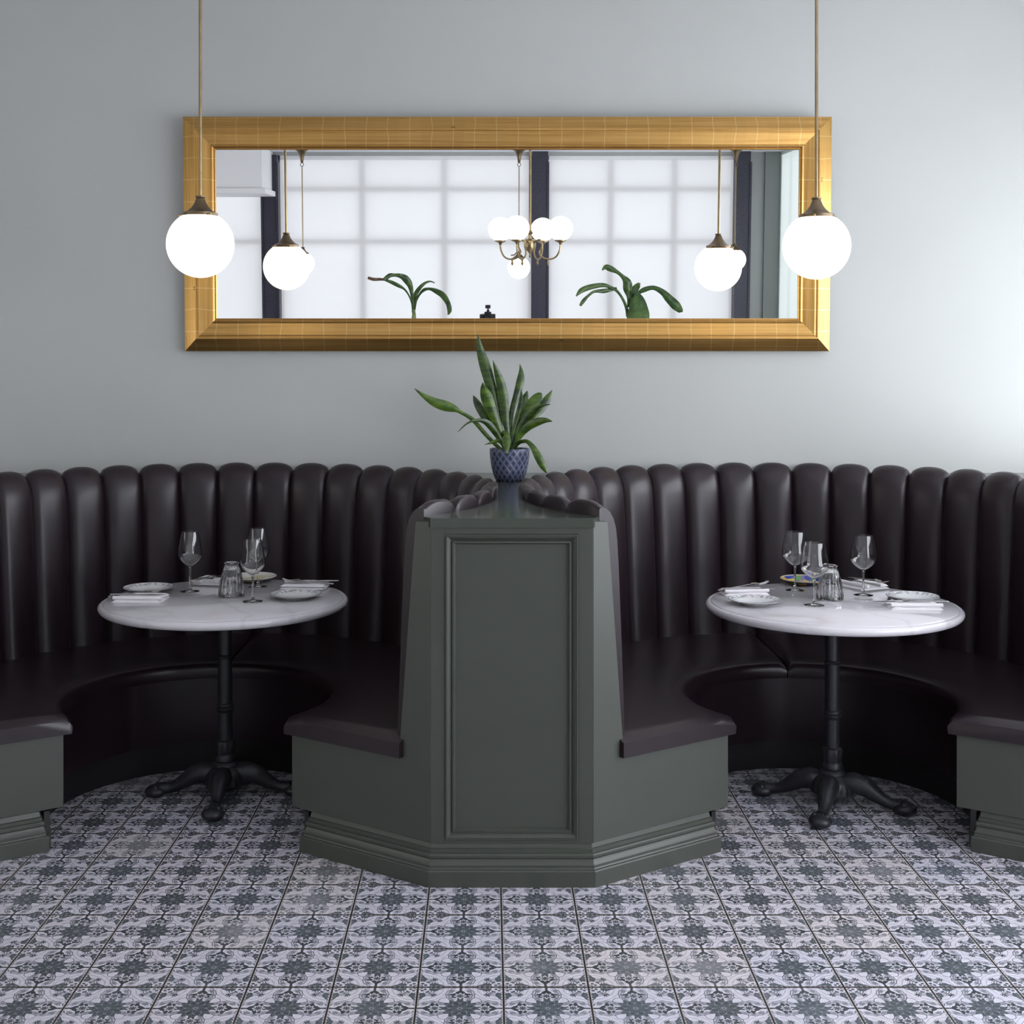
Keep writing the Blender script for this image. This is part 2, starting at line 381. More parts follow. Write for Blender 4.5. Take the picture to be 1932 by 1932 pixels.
# ------------------------------------------------------------------ mesh helpers
class MB:
    def __init__(s): s.v = []; s.f = []
    def add(s, vs, fs):
        o = len(s.v); s.v += [tuple(p) for p in vs]; s.f += [tuple(i + o for i in f) for f in fs]; return s
    def box(s, x0, x1, y0, y1, z0, z1):
        vs = [(x, y, z) for z in (z0, z1) for y in (y0, y1) for x in (x0, x1)]
        return s.add(vs, [(0, 2, 3, 1), (4, 5, 7, 6), (0, 1, 5, 4), (2, 6, 7, 3), (0, 4, 6, 2), (1, 3, 7, 5)])
    def obox(s, c, ax, ay, az, hx, hy, hz):
        c, ax, ay, az = map(Vector, (c, ax, ay, az))
        vs = [c + ax * (hx * i) + ay * (hy * j) + az * (hz * k) for k in (-1, 1) for j in (-1, 1) for i in (-1, 1)]
        return s.add(vs, [(0, 2, 3, 1), (4, 5, 7, 6), (0, 1, 5, 4), (2, 6, 7, 3), (0, 4, 6, 2), (1, 3, 7, 5)])
    def lathe(s, prof, n=48, c=(0, 0, 0), mod=None, a0=0, cap=True):
        k = len(prof); vs = []
        for i in range(n):
            a = a0 + 2 * PI * i / n
            for (r, z) in prof:
                rr = r * (mod(a, z) if mod else 1)
                vs.append((c[0] + rr * cos(a), c[1] + rr * sin(a), c[2] + z))
        fs = []
        for i in range(n):
            j = (i + 1) % n
            for q in range(k - 1): fs.append((i * k + q, j * k + q, j * k + q + 1, i * k + q + 1))
        if cap:
            fs.append(tuple(i * k for i in range(n))[::-1]); fs.append(tuple(i * k + k - 1 for i in range(n)))
        return s.add(vs, fs)
    def tube(s, pts, rad, n=12, flat=1.0, closed=False):
        pts = [Vector(p) for p in pts]
        if not hasattr(rad, '__len__'): rad = [rad] * len(pts)
        vs = []; up = None
        for i, p in enumerate(pts):
            t = (pts[min(i + 1, len(pts) - 1)] - pts[max(i - 1, 0)]).normalized()
            if up is None:
                up = Vector((0, 0, 1)) if abs(t.z) < 0.9 else Vector((0, 1, 0))
            sd = t.cross(up).normalized(); up = sd.cross(t).normalized()
            for j in range(n):
                a = 2 * PI * j / n
                vs.append(p + sd * (rad[i] * cos(a)) + up * (rad[i] * flat * sin(a)))
        fs = []
        for i in range(len(pts) - 1):
            for j in range(n):
                k = (j + 1) % n; fs.append((i * n + j, i * n + k, (i + 1) * n + k, (i + 1) * n + j))
        fs.append(tuple(range(n))[::-1]); fs.append(tuple((len(pts) - 1) * n + j for j in range(n)))
        return s.add(vs, fs)
    def ball(s, c, r, n=20, sc=(1, 1, 1)):
        vs = []; m_ = n // 2
        for i in range(1, m_):
            ph = PI * i / m_
            for j in range(n):
                a = 2 * PI * j / n
                vs.append((c[0] + r * sc[0] * sin(ph) * cos(a), c[1] + r * sc[1] * sin(ph) * sin(a), c[2] + r * sc[2] * cos(ph)))
        top = len(vs); vs += [(c[0], c[1], c[2] + r * sc[2]), (c[0], c[1], c[2] - r * sc[2])]
        fs = []
        for i in range(m_ - 2):
            for j in range(n):
                k = (j + 1) % n; fs.append((i * n + j, (i + 1) * n + j, (i + 1) * n + k, i * n + k))
        for j in range(n):
            k = (j + 1) % n
            fs.append((top, j, k)); fs.append((top + 1, (m_ - 2) * n + k, (m_ - 2) * n + j))
        return s.add(vs, fs)
    def prism(s, pts, d):
        """polygon of 3D points extruded by vector d"""
        n = len(pts); d = Vector(d); pts = [Vector(p) for p in pts]
        return s.add(pts + [p + d for p in pts], [tuple(range(n))[::-1], tuple(range(n, 2 * n))] + [(i, (i + 1) % n, n + (i + 1) % n, n + i) for i in range(n)])
    def grid(s, rows, closed_u=False, caps=False):
        """rows: list of equal length point lists"""
        k = len(rows[0]); n = len(rows); vs = [p for r_ in rows for p in r_]; fs = []
        for i in range(n - 1):
            for j in range(k if closed_u else k - 1):
                q = (j + 1) % k; fs.append((i * k + j, i * k + q, (i + 1) * k + q, (i + 1) * k + j))
        if caps: fs.append(tuple(range(k))[::-1]); fs.append(tuple((n - 1) * k + j for j in range(k)))
        return s.add(vs, fs)
    def build(s, name, mat, parent=None, bevel=0, seg=2, sharp=35, smooth=True, org=None):
        me = bpy.data.meshes.new(name)
        o0 = Vector(org) if org is not None else Vector((0, 0, 0))
        me.from_pydata([tuple(Vector(p) - o0) for p in s.v], [], s.f)
        me.validate(); me.update()
        import bmesh
        bm = bmesh.new(); bm.from_mesh(me); bmesh.ops.recalc_face_normals(bm, faces=bm.faces); bm.to_mesh(me); bm.free()
        if mat is not None: me.materials.append(mat)
        if smooth:
            me.polygons.foreach_set('use_smooth', [True] * len(me.polygons)); me.set_sharp_from_angle(angle=R(sharp))
        o = bpy.data.objects.new(name, me); COL.objects.link(o)
        if parent is not None: o.parent = parent
        if bevel:
            b_ = o.modifiers.new('bevel', 'BEVEL'); b_.width = bevel; b_.segments = seg; b_.limit_method = 'ANGLE'; b_.angle_limit = R(40)
            if smooth: b_.harden_normals = True
        return o

def tag(o, label=None, cat=None, group=None, kind=None):
    if label: o['label'] = label
    if cat: o['category'] = cat
    if group: o['group'] = group
    if kind: o['kind'] = kind
    return o
def thing(name, label, cat, loc=(0, 0, 0), rz=0, group=None):
    o = bpy.data.objects.new(name, None); o.empty_display_size = 0.1; COL.objects.link(o)
    o.location = loc; o.rotation_euler = (0, 0, rz); return tag(o, label, cat, group)
def copy_tree(o, parent=None):
    c = o.copy(); COL.objects.link(c)
    if parent is not None: c.parent = parent
    for ch in [k for k in bpy.data.objects if k.parent == o]: copy_tree(ch, c)
    return c
def struct(name, mb, mat, **k):
    o = mb.build(name, mat, **k); o['kind'] = 'structure'; return o

WALL = 5.88                     # front face of the painted wall
MC = Vector((0.087, 5.812, 2.251)); TILT = R(2.4)
MN = Vector((0, -cos(TILT), -sin(TILT)))
def mir(px, py, Y):
    """real place seen in the mirror along a sight line, at depth Y"""
    C = Vector((0, 0, H)); d = Vector(((px - CX) / F, 1, (CY - py) / F))
    s = (MC - C).dot(MN) / d.dot(MN); hit = C + d * s
    r_ = d - MN * (2 * d.dot(MN)); k = (Y - hit.y) / r_.y
    return hit + r_ * k, s + abs(k)            # point, optical depth
def at(px, py, Y): return Vector(((px - CX) * Y / F, Y, H + (CY - py) * Y / F))
def on(px, py, z):
    Y = (H - z) * F / (py - CY); return Vector(((px - CX) * Y / F, Y, z))

# ------------------------------------------------------------------ the room
XL, XR, YB, ZC = -6.0, 3.40, -3.40, 3.42
struct('floor', MB().box(XL - .1, XR + .1, YB - .1, WALL + .1, -0.08, 0), M['floor'], smooth=False)
struct('ceiling', MB().box(XL - .1, XR + .1, YB - .1, WALL + .1, ZC, ZC + .1), M['ceiling'], smooth=False)
struct('wall_front', MB().box(XL - .1, XR + .1, WALL, WALL + .15, 0, ZC), M['wall'], smooth=False)
# openings
def wx(px): return mir(px, 450, YB)[0].x
c1a, c1b, c2a, c2b, c3a, c3b = wx(498), wx(527), wx(1004), wx(1033), wx(1385), wx(1411)
WZ0, WZ1 = 0.35, 3.385
wb = MB().box(XL - .1, XR + .1, YB - .15, YB, 0, WZ0).box(XL - .1, XR + .1, YB - .15, YB, WZ1, ZC)
wb.box(XL - .1, XL + .25, YB - .15, YB, WZ0, WZ1).box(c3b, XR + .1, YB - .15, YB, WZ0, WZ1)
struct('wall_back', wb, M['wall'], smooth=False)
SY0, SY1, SZ0, SZ1 = -0.6, 5.70, 0.45, 2.60
def sidewall(x0, x1, name, mat, ops):
    mb = MB(); y = YB - .15
    for y0, y1, zt in ops:
        mb.box(x0, x1, y, y0, 0, ZC).box(x0, x1, y0, y1, 0, SZ0).box(x0, x1, y0, y1, zt, ZC); y = y1
    mb.box(x0, x1, y, WALL, 0, ZC)
    o = struct(name, mb, mat, smooth=False)
sidewall(XR, XR + .15, 'wall_right', M['wall_mint'], [(-3.32, -1.0, 3.38), (SY0, SY1, SZ1)])
sidewall(XL - .15, XL, 'wall_left', M['wall'], [(-1.5, 4.5, SZ1)])
# dark columns between the rear windows
for i, (a_, b_) in enumerate(((c1a, c1b), (c2a, c2b), (c3a, c3b))):
    o = struct('trim_%d' % (i + 1), MB().box(a_, b_, YB - .14, YB + 0.10, 0, ZC if i else 3.38).box(a_ - .012, a_ + .012, YB, YB + .115, 0, 3.3).box(b_ - .012, b_ + .012, YB, YB + .115, 0, 3.3), M['column'], smooth=False)
# ceiling bulkhead on the left of the rear windows, and a right corner strip with shade put into its colour
zb = mir(520, 366, YB + .12)[0].z
struct('trim_4', MB().box(XL, c1b - 0.06, YB, YB + .75, zb, ZC).box(XL, c1b - 0.02, YB, YB + .79, zb - .03, zb + .03), M['wall_white'], bevel=.006)
struct('trim_5', MB().box(wx(1440), XR, YB, YB + .05, 0, ZC), M['wall_shade'], smooth=False)
# windows with muntins, panes and blinds
def window(i, x0, x1, xs, zs, blind_mat, label):
    f = MB()
    f.box(x0, x1, YB - .12, YB - .06, WZ0, WZ0 + .06).box(x0, x1, YB - .12, YB - .06, WZ1 - .06, WZ1)
    f.box(x0, x0 + .05, YB - .12, YB - .06, WZ0, WZ1).box(x1 - .05, x1, YB - .12, YB - .06, WZ0, WZ1)
    for x in xs: f.box(x - .04, x + .04, YB - .115, YB - .065, WZ0, WZ1)
    for z in zs: f.box(x0, x1, YB - .115, YB - .065, z - .035, z + .035)
    w_ = f.build('window_%d' % i, M['frame_dark'], smooth=False); w_['kind'] = 'structure'
    MB().box(x0 + .02, x1 - .02, YB - .095, YB - .085, WZ0, WZ1).build('window_pane', M['pane'], w_, smooth=False)
    t_ = thing('roller_blind', label, 'blind', ((x0 + x1) / 2, YB - .045, 0), group=None)
    MB().box(x0 + .01 - t_.location.x, x1 - .01 - t_.location.x, -.002, .0, WZ0 + .012, WZ1).build('blind_fabric', blind_mat, t_, smooth=False)
    MB().box(x0 + .01 - t_.location.x, x1 - .01 - t_.location.x, -.012, .030, WZ1 - .05, WZ1).build('blind_cassette', M['wall_white'], t_, bevel=.01)
    MB().tube([(x0 + .01 - t_.location.x, 0, WZ0 + .012), (x1 - .01 - t_.location.x, 0, WZ0 + .012)], .012).build('bottom_bar', M['wall_white'], t_)
z1, z2 = mir(800, 357, YB)[0].z, mir(800, 456, YB)[0].z
window(1, XL + .25, c1a, [XL + 1.2, XL + 2.2], [z1, z2], M['blind'], 'white roller blind at the left edge of the mirror, under the bulkhead')
window(2, c1b, c2a, [wx(683), wx(838)], [z1, z2, 1.0], M['blind'], 'white roller blind seen in the mirror behind the plant with thin leaves')
window(3, c2b, c3a, [wx(1152), wx(1272)], [z1, z2, 1.0], M['blind'], 'white roller blind seen in the mirror behind the broad-leaved plant')
def added_sidewindow(i, x, sgn, y0, y1, mat, label, SZ1=SZ1):  # side windows added for the light of their blinds
    f = MB(); xa, xb = x + sgn * .03, x + sgn * .10
    lo, hi = min(xa, xb), max(xa, xb)
    f.box(lo, hi, y0, y1, SZ0, SZ0 + .06).box(lo, hi, y0, y1, SZ1 - .06, SZ1)
    n_ = 5
    for k in range(n_ + 1):
        yy = y0 + (y1 - y0) * k / n_; f.box(lo, hi, max(y0, yy - .035), min(y1, yy + .035), SZ0, SZ1)
    w_ = f.build('window_%d' % i, M['frame_dark'], smooth=False); w_['kind'] = 'structure'
    t_ = thing('roller_blind', label, 'blind', (x, (y0 + y1) / 2, 0)); hw = (y1 - y0) / 2
    MB().box(sgn * .004, sgn * .008, -hw + .01, hw - .01, SZ0, SZ1).build('blind_fabric', mat, t_, smooth=False)
    MB().tube([(sgn * .006, -hw + .01, SZ0 + .01), (sgn * .006, hw - .01, SZ0 + .01)], .012).build('bottom_bar', M['wall_white'], t_)
added_sidewindow(4, XR, 1, SY0, SY1, M['added_blind_right'], 'bright blind of an added side window right of the booths, out of view')  # invented window out of view, added for light from the right
added_sidewindow(6, XR, 1, -3.32, -1.0, M['wall_glow'], 'added glowing mint panel for the bright side wall at the right edge of the mirror reflection', 3.38)  # added glowing panel standing in for the brightly lit wall
added_sidewindow(5, XL, -1, -1.5, 4.5, M['added_blind_left'], 'pale blind of an added far side window left of the booths, out of view')  # invented window out of view, added for weaker light from the left

# ------------------------------------------------------------------ consoles between the booths
XC = 0.075; PER = 2.276; CYC = 4.78; RB = 1.10; ZT = 1.162
PHW = 0.258
def console(xc, label):
    t_ = thing('booth_partition', label, 'partition', (xc, 4.06, 0)); o = (xc, 4.06, 0)
    # worktop: front edge, arcs of the two backrests, wall
    def arc(sg):
        ps = []
        c = xc + sg * PER / 2
        for k in range(25):
            th_ = R(128.5 - (128.5 - 2) * k / 24)
            ps.append((c - sg * (RB - .012) * sin(th_), CYC + (RB - .012) * cos(th_)))
        return ps
    r_ = arc(1); l_ = arc(-1)
    poly = [(xc - .258, 4.052), (xc + .258, 4.052)] + r_ + [(r_[-1][0], WALL - .001), (l_[-1][0], WALL - .001)] + l_[::-1]
    MB().prism([(x, y, ZT - .03) for x, y in poly], (0, 0, .03)).build('top_panel', M['green_top'], t_, org=o, sharp=30)
    # front board, flat with the frame round a sunk field
    f = MB(); y0, y1 = 4.06, 4.085
    zb0, zb1 = 0.128, ZT - .030
    x0, x1 = xc - PHW, xc + PHW; sx = .046
    f.box(x0, x0 + sx, y0, y1, zb0, zb1).box(x1 - sx, x1, y0, y1, zb0, zb1)
    f.box(x0 + sx, x1 - sx, y0, y1, zb0, zb0 + .012).box(x0 + sx, x1 - sx, y0, y1, zb1 - .022, zb1)
    f.box(x0 + .02, x1 - .02, y0 + .014, y1 - .004, zb0, zb1)
    f.build('front_panel', M['green'], t_, org=o, bevel=.0012)
    # moulding swept round the field
    a0, a1, b0, b1 = x0 + sx, x1 - sx, zb0 + .012, zb1 - .022
    prof = [(0, 0), (.0015, .0), (.003, -.003), (.006, -.003), (.007, .001), (.012, .003), (.019, .011), (.022, .012), (.023, .007), (.028, .006), (.031, .012), (.033, .0145)]
    loops = []
    for (q, d) in prof:
        loops.append([(a0 + q, y0 + d - .003, b0 + q), (a1 - q, y0 + d - .003, b0 + q), (a1 - q, y0 + d - .003, b1 - q), (a0 + q, y0 + d - .003, b1 - q)])
    MB().grid(loops, closed_u=True).build('panel_moulding', M['green'], t_, org=o, sharp=25)
    # side boards, L shaped, running back at an angle
    for sg in (-1, 1):
        A = Vector((xc + sg * .259, 4.06, 0)); Bv = Vector((xc + sg * .747, 4.38, 0)); u_ = (Bv - A).normalized(); L = (Bv - A).length
        nrm = Vector((-u_.y * sg, u_.x * sg, 0)) * 1.0
        if nrm.y < 0: nrm = -nrm
        pts = [(0, .130), (0, 1.150), (.057, 1.147), (.060, 1.130), (.1256, .384), (L, .384), (L, .137), (.02, .130)]
        MB().prism([A + u_ * s_ + Vector((0, 0, z_)) for s_, z_ in pts], nrm * .02).build('side_panel', M['green'], t_, org=o, bevel=.0015)
    # plinth moulding
    path = [(-.690, 4.42), (-.714, 4.333), (-.264, 4.03), (.264, 4.03), (.714, 4.333), (.690, 4.42)]
    prof = [(0, 0), (0, .049), (.003, .053), (.009, .054), (.011, .058), (.011, .066), (.014, .070), (.018, .079), (.019, .083), (.016, .088), (.016, .095), (.019, .099), (.025, .101), (.025, .112), (.030, .115), (.034, .131), (.07, .131)]
    loops = []
    P = [Vector((x, y)) for x, y in path]
    for (q, z_) in prof:
        row = []
        for i, p in enumerate(P):
            ds = []
            if i > 0: e = (P[i] - P[i - 1]).normalized(); ds.append(Vector((-e.y, e.x)))
            if i < len(P) - 1: e = (P[i + 1] - P[i]).normalized(); ds.append(Vector((-e.y, e.x)))
            if len(ds) == 2:
                mm = (ds[0] + ds[1]); mm = mm / (mm.length_squared) * 2
            else: mm = ds[0]
            row.append((xc + p.x + mm.x * q, p.y + mm.y * q, z_))
        loops.append(row)
    MB().grid(loops).build('plinth', M['green'], t_, org=o, sharp=25)
    return t_
console(XC, 'dark green panelled partition between the two booths, plant on its top')
console(XC - PER, 'green partition end with seat box cut by the left edge of the photo')
console(XC + PER, 'green partition end with seat box cut by the right edge of the photo')

# ------------------------------------------------------------------ booths
def booth(cx, label, mirror):
    t_ = thing('banquette', label, 'booth seat', (cx, CYC, 0)); o = (cx, CYC, 0)
    sg = -1 if mirror else 1
    ph0, ph1 = R(-129.0), R(128.8); nch = 28; step = (ph1 - ph0) / nch
    prof = [(1.000, .40, -1, 0), (1.002, .46, -1, 0), (1.010, .62, -1, 0), (1.020, .82, -1, 0), (1.030, 1.00, -1, 0), (1.036, 1.08, -1, .05),
            (1.041, 1.115, -.95, .3), (1.049, 1.140, -.8, .6), (1.060, 1.158, -.5, .9), (1.075, 1.168, -.2, 1.1), (1.092, 1.171, 0, 1.1), (1.098, 1.169, 0, 1.05), (1.10, 1.166, 0, .95)]
    sub = 12; rows = []
    for c_ in range(nch):
        for k in range(sub + (1 if c_ == nch - 1 else 0)):
            tt = k / sub; th_ = ph0 + (c_ + tt) * step
            bl = (1 - abs(2 * tt - 1) ** 2.3) ** 0.55 if 0 < tt < 1 else 0
            if (c_ == 0 and tt < .5) or (c_ == nch - 1 and tt > .5): bl = max(bl, .50)
            amp = .032
            row = []
            for (r_, z_, nr, nz) in prof:
                rr = r_ + nr * bl * amp; zz = z_ + nz * bl * .036
                # tuck near the free ends
                row.append((cx + sg * rr * sin(th_), CYC + rr * cos(th_), zz))
            for (r_, z_) in ((1.10, 1.10), (1.10, .38)):
                row.append((cx + sg * r_ * sin(th_), CYC + r_ * cos(th_), z_))
            rows.append(row)
    MB().grid(rows, caps=True).build('backrest', M['leather'], t_, org=o, sharp=50)
    # seat cushions meeting at a seam at the back
    def cushion(a0, a1):
        n = 60; rows = []
        pr = [(0, .0), (-.004, .012), (-.005, .034), (.001, .047), (.012, .056), (.03, .061), (.12, .066), (.30, .068), (1.0, .066)]
        for k in range(n + 1):
            t = k / n; th_ = a0 + (a1 - a0) * t
            dl = min(abs(th_ - a0), abs(th_ - a1)); e = max(0, 1 - dl / R(2.2)); drop = .018 * (1 - math.sqrt(max(0, 1 - e * e)))
            w0 = Vector((cx + sg * .482 * sin(th_), 4.70 + .482 * cos(th_), 0)); w1 = Vector((cx + sg * 1.03 * sin(th_), CYC + 1.03 * cos(th_), 0))
            row = []
            for (q, z_) in pr:
                p = w0 + (w1 - w0) * q; row.append((p.x, p.y, .385 + z_ - (drop if z_ > .04 else drop * .3 if z_ > .03 else 0)))
            row.append((w1.x, w1.y, .385))
            rows.append(row)
        return MB().grid(rows, closed_u=True, caps=True)
    cushion(R(-131), R(-.25)).build('seat_cushion', M['leather'], t_, org=o, sharp=50)
    cushion(R(.25), R(131)).build('seat_cushion', M['leather'], t_, org=o, sharp=50)
    def ring(ro, z0, z1, th0=.02, seams=()):
        rows = []; n = 96
        for k in range(n + 1):
            th_ = R(-127) + R(254) * k / n
            g = 0
            for s_ in seams:
                if abs(th_ - s_) < R(254) / n * .6: g = .004
            pts = [(ro + g, z0), (ro + g, z1), (ro + th0, z1), (ro + th0, z0)]
            rows.append([(cx + sg * r_ * sin(th_), 4.70 + r_ * cos(th_), z_) for r_, z_ in pts])
        return MB().grid(rows, closed_u=True, caps=True)
    ring(.500, .125, .386, seams=(R(0), R(45), R(-45), R(90), R(-90))).build('seat_front', M['leather'], t_, org=o, sharp=50)
    ring(.545, 0, .126).build('kick_board', M['kick'], t_, org=o, sharp=50)
    return t_
booth(XC - PER / 2, 'curved aubergine leather banquette with channelled back, left of the partition', False)
booth(XC + PER / 2, 'curved aubergine leather banquette with channelled back, right of the partition', True)

# ------------------------------------------------------------------ mirror
GW, GH, RW = 2.943, 1.063, .150
mt = thing('wall_mirror', 'wide gilt-framed mirror hung on the wall above the booths', 'mirror', (MC.x, MC.y, MC.z))
mt.rotation_euler = (TILT, 0, 0)       # top leans out from the wall
mt.location = (MC.x, MC.y, MC.z)
MB().box(-GW / 2 + RW - .008, GW / 2 - RW + .008, 0, .006, -GH / 2 + RW - .008, GH / 2 - RW + .008).build('mirror_glass', M['mirror'], mt, smooth=False)
# profile: q = inward from the outer edge, d = towards the viewer
prof = [(0, -.030), (0, -.008), (.003, -.006), (.055, .020), (.058, .022), (.063, .022), (.064, .014), (.069, .013), (.071, .019), (.076, .020), (.128, .010), (.131, .013), (.137, .015), (.141, .011), (.143, .005), (.147, .006), (.150, .000), (.150, -.030)]
def rail(L, name, rot, off):
    rows = []
    for (q, d) in prof: rows.append([(-L / 2 + q, -d, q), (L / 2 - q, -d, q)])
    mb = MB().grid(rows); n_ = len(prof)
    mb.f.append(tuple(2 * i for i in range(n_))); mb.f.append(tuple(2 * i + 1 for i in range(n_))[::-1])
    mb.f.append((0, 1, 2 * n_ - 1, 2 * n_ - 2))
    o = mb.build(name, M['gold'], mt, sharp=20)
    o.rotation_euler = (0, rot, 0); o.location = off
rail(GW, 'frame_rail', 0, (0, 0, -GH / 2)); rail(GW, 'frame_rail', PI, (0, 0, GH / 2))
rail(GH, 'frame_rail', PI / 2, (-GW / 2, 0, 0)); rail(GH, 'frame_rail', -PI / 2, (GW / 2, 0, 0))

# ------------------------------------------------------------------ pendants
def pendant(p, rg, label, mat, group=None, hook=False, switch=1):
    t_ = thing('pendant_lamp', label, 'pendant lamp', (p[0], p[1], p[2]), group=group)
    s = rg / .125; zt = ZC - p[2]
    MB().tube([(0, 0, rg * 1.40), (0, 0, zt - (.22 if hook else .0))], .0062 if not hook else .006, 12).build('rod', M['brass'], t_)
    pr = [(.060, .098), (.0645, .100), (.0645, .116), (.060, .118), (.050, .122), (.034, .136), (.023, .152), (.0165, .168), (.015, .172), (.018, .175), (.018, .180), (.008, .181)]
    g = MB().lathe([(r_ * s, z_ * s) for r_, z_ in pr], 40).build('gallery', M['bronze'], t_)
    for k in range(3):
        a = R(100) + k * 2 * PI / 3 - R(30) * switch
        x, y = cos(a), sin(a)
        MB().tube([(x * .062 * s, y * .062 * s, .107 * s), (x * .074 * s, y * .074 * s, .107 * s)], .003 * s, 8).ball((x * .076 * s, y * .076 * s, .107 * s), .0055 * s, 12).build('thumb_screw', M['brass'], g)
    gb = []
    for k in range(33):
        a = PI * (k + .0) / 32; z_ = -cos(a) * rg; r_ = sin(a) * rg
        if z_ > .104 * s: break
        gb.append((max(r_, .0005), z_))
    gb += [(.060 * s, .104 * s), (.056 * s, .112 * s)]
    MB().lathe(gb, 56, cap=False).build('globe', mat, t_)
    if hook:
        MB().lathe([(.105, zt), (.105, zt - .012), (.09, zt - .018), (.05, zt - .05), (.028, zt - .09), (.016, zt - .15), (.018, zt - .16), (.010, zt - .175)], 32).build('ceiling_rose', M['bronze'], t_)
        ringp = [(.018 * cos(a), 0, zt - .195 + .02 * sin(a)) for a in [2 * PI * k / 16 for k in range(17)]]
        MB().tube(ringp, .004, 8).build('link', M['bronze'], t_)
        MB().tube([(0, .0, rg * 1.40), (-.03, 0, rg * 1.30), (-.05, 0, rg * 1.12), (-.09, 0, rg * 1.08)], .007, 8).build('lever', M['bronze'], t_)
    else:
        MB().lathe([(.06, zt), (.06, zt - .01), (.04, zt - .03), (.012, zt - .06)], 32).build('ceiling_rose', M['bronze'], t_)
    return t_
pendant(at(378, 461, 4.79), .1255, 'lit opal globe pendant hanging over the left table', M['lamp'])
pendant(at(1540.5, 464, 4.79), .1255, 'lit opal globe pendant hanging over the right table', M['lamp'], switch=-1)
YF = -2.74
for px_, py_, lb in ((572, 497, 'small lit globe pendant in the mirror behind the left lamp, rod with curled lever'), (979, 505, 'small lit globe pendant in the mirror below the chandelier'), (1386, 490, 'small lit globe pendant in the mirror half behind the right lamp')):
    pendant(mir(px_, py_, YF)[0], .127, lb, M['lamp_far'], hook=True)

# chandelier, seen in the mirror
YCH = -0.94
hub, dep = mir(1000, 462, YCH); k_ = dep / F
ch = thing('chandelier', 'brass four-arm chandelier with lit opal globes seen in the mirror', 'chandelier', hub)
MB().tube([(0, 0, 0), (0, 0, ZC - hub.z)], .013, 12).build('rod', M['brass'], ch)
MB().lathe([(.07, ZC - hub.z), (.07, ZC - hub.z - .012), (.03, ZC - hub.z - .04), (.014, ZC - hub.z - .08)], 32).build('ceiling_rose', M['brass'], ch)
MB().lathe([(.003, -.13), (.012, -.11), (.006, -.09), (.02, -.07), (.045, -.04), (.05, 0), (.045, .04), (.02, .06), (.015, .10), (.03, .115), (.014, .14)], 32).build('hub', M['brass'], ch)
for k in range(4):
    a = R(25) + k * PI / 2; ux, uy = cos(a), sin(a)
    ds = [(.04, .02), (.10, .05), (.13, .0), (.10, -.07), (.13, -.12), (.20, -.14), (.27, -.12), (.31, -.06), (.32, .0), (.32, .03)]
    # smooth the arm path
    pts = []
    for i in range(len(ds) - 1):
        p0 = ds[max(i - 1, 0)]; p1 = ds[i]; p2 = ds[i + 1]; p3 = ds[min(i + 2, len(ds) - 1)]
        for q in range(5):
            t = q / 5
            f_ = lambda a0, a1, a2, a3: .5 * ((2 * a1) + (-a0 + a2) * t + (2 * a0 - 5 * a1 + 4 * a2 - a3) * t * t + (-a0 + 3 * a1 - 3 * a2 + a3) * t ** 3)
            d_, z_ = f_(p0[0], p1[0], p2[0], p3[0]), f_(p0[1], p1[1], p2[1], p3[1]); pts.append((ux * d_, uy * d_, z_))
    pts.append((ux * .32, uy * .32, .03))
    arm_ = MB().tube(pts, .0085, 10).build('arm', M['brass'], ch)
    MB().lathe([(.002, -.205), (.013, -.18), (.006, -.165), (.011, -.15), (.004, -.138)], 16, (ux * .19, uy * .19, 0)).build('finial', M['brass'], arm_)
    MB().lathe([(.008, .0), (.02, .02), (.055, .035), (.058, .045), (.04, .05)], 28, (ux * .32, uy * .32, 0)).build('gallery', M['brass'], arm_)
    MB().ball((ux * .32, uy * .32, .155), .121, 40).build('globe', M['lamp_far'], ch)

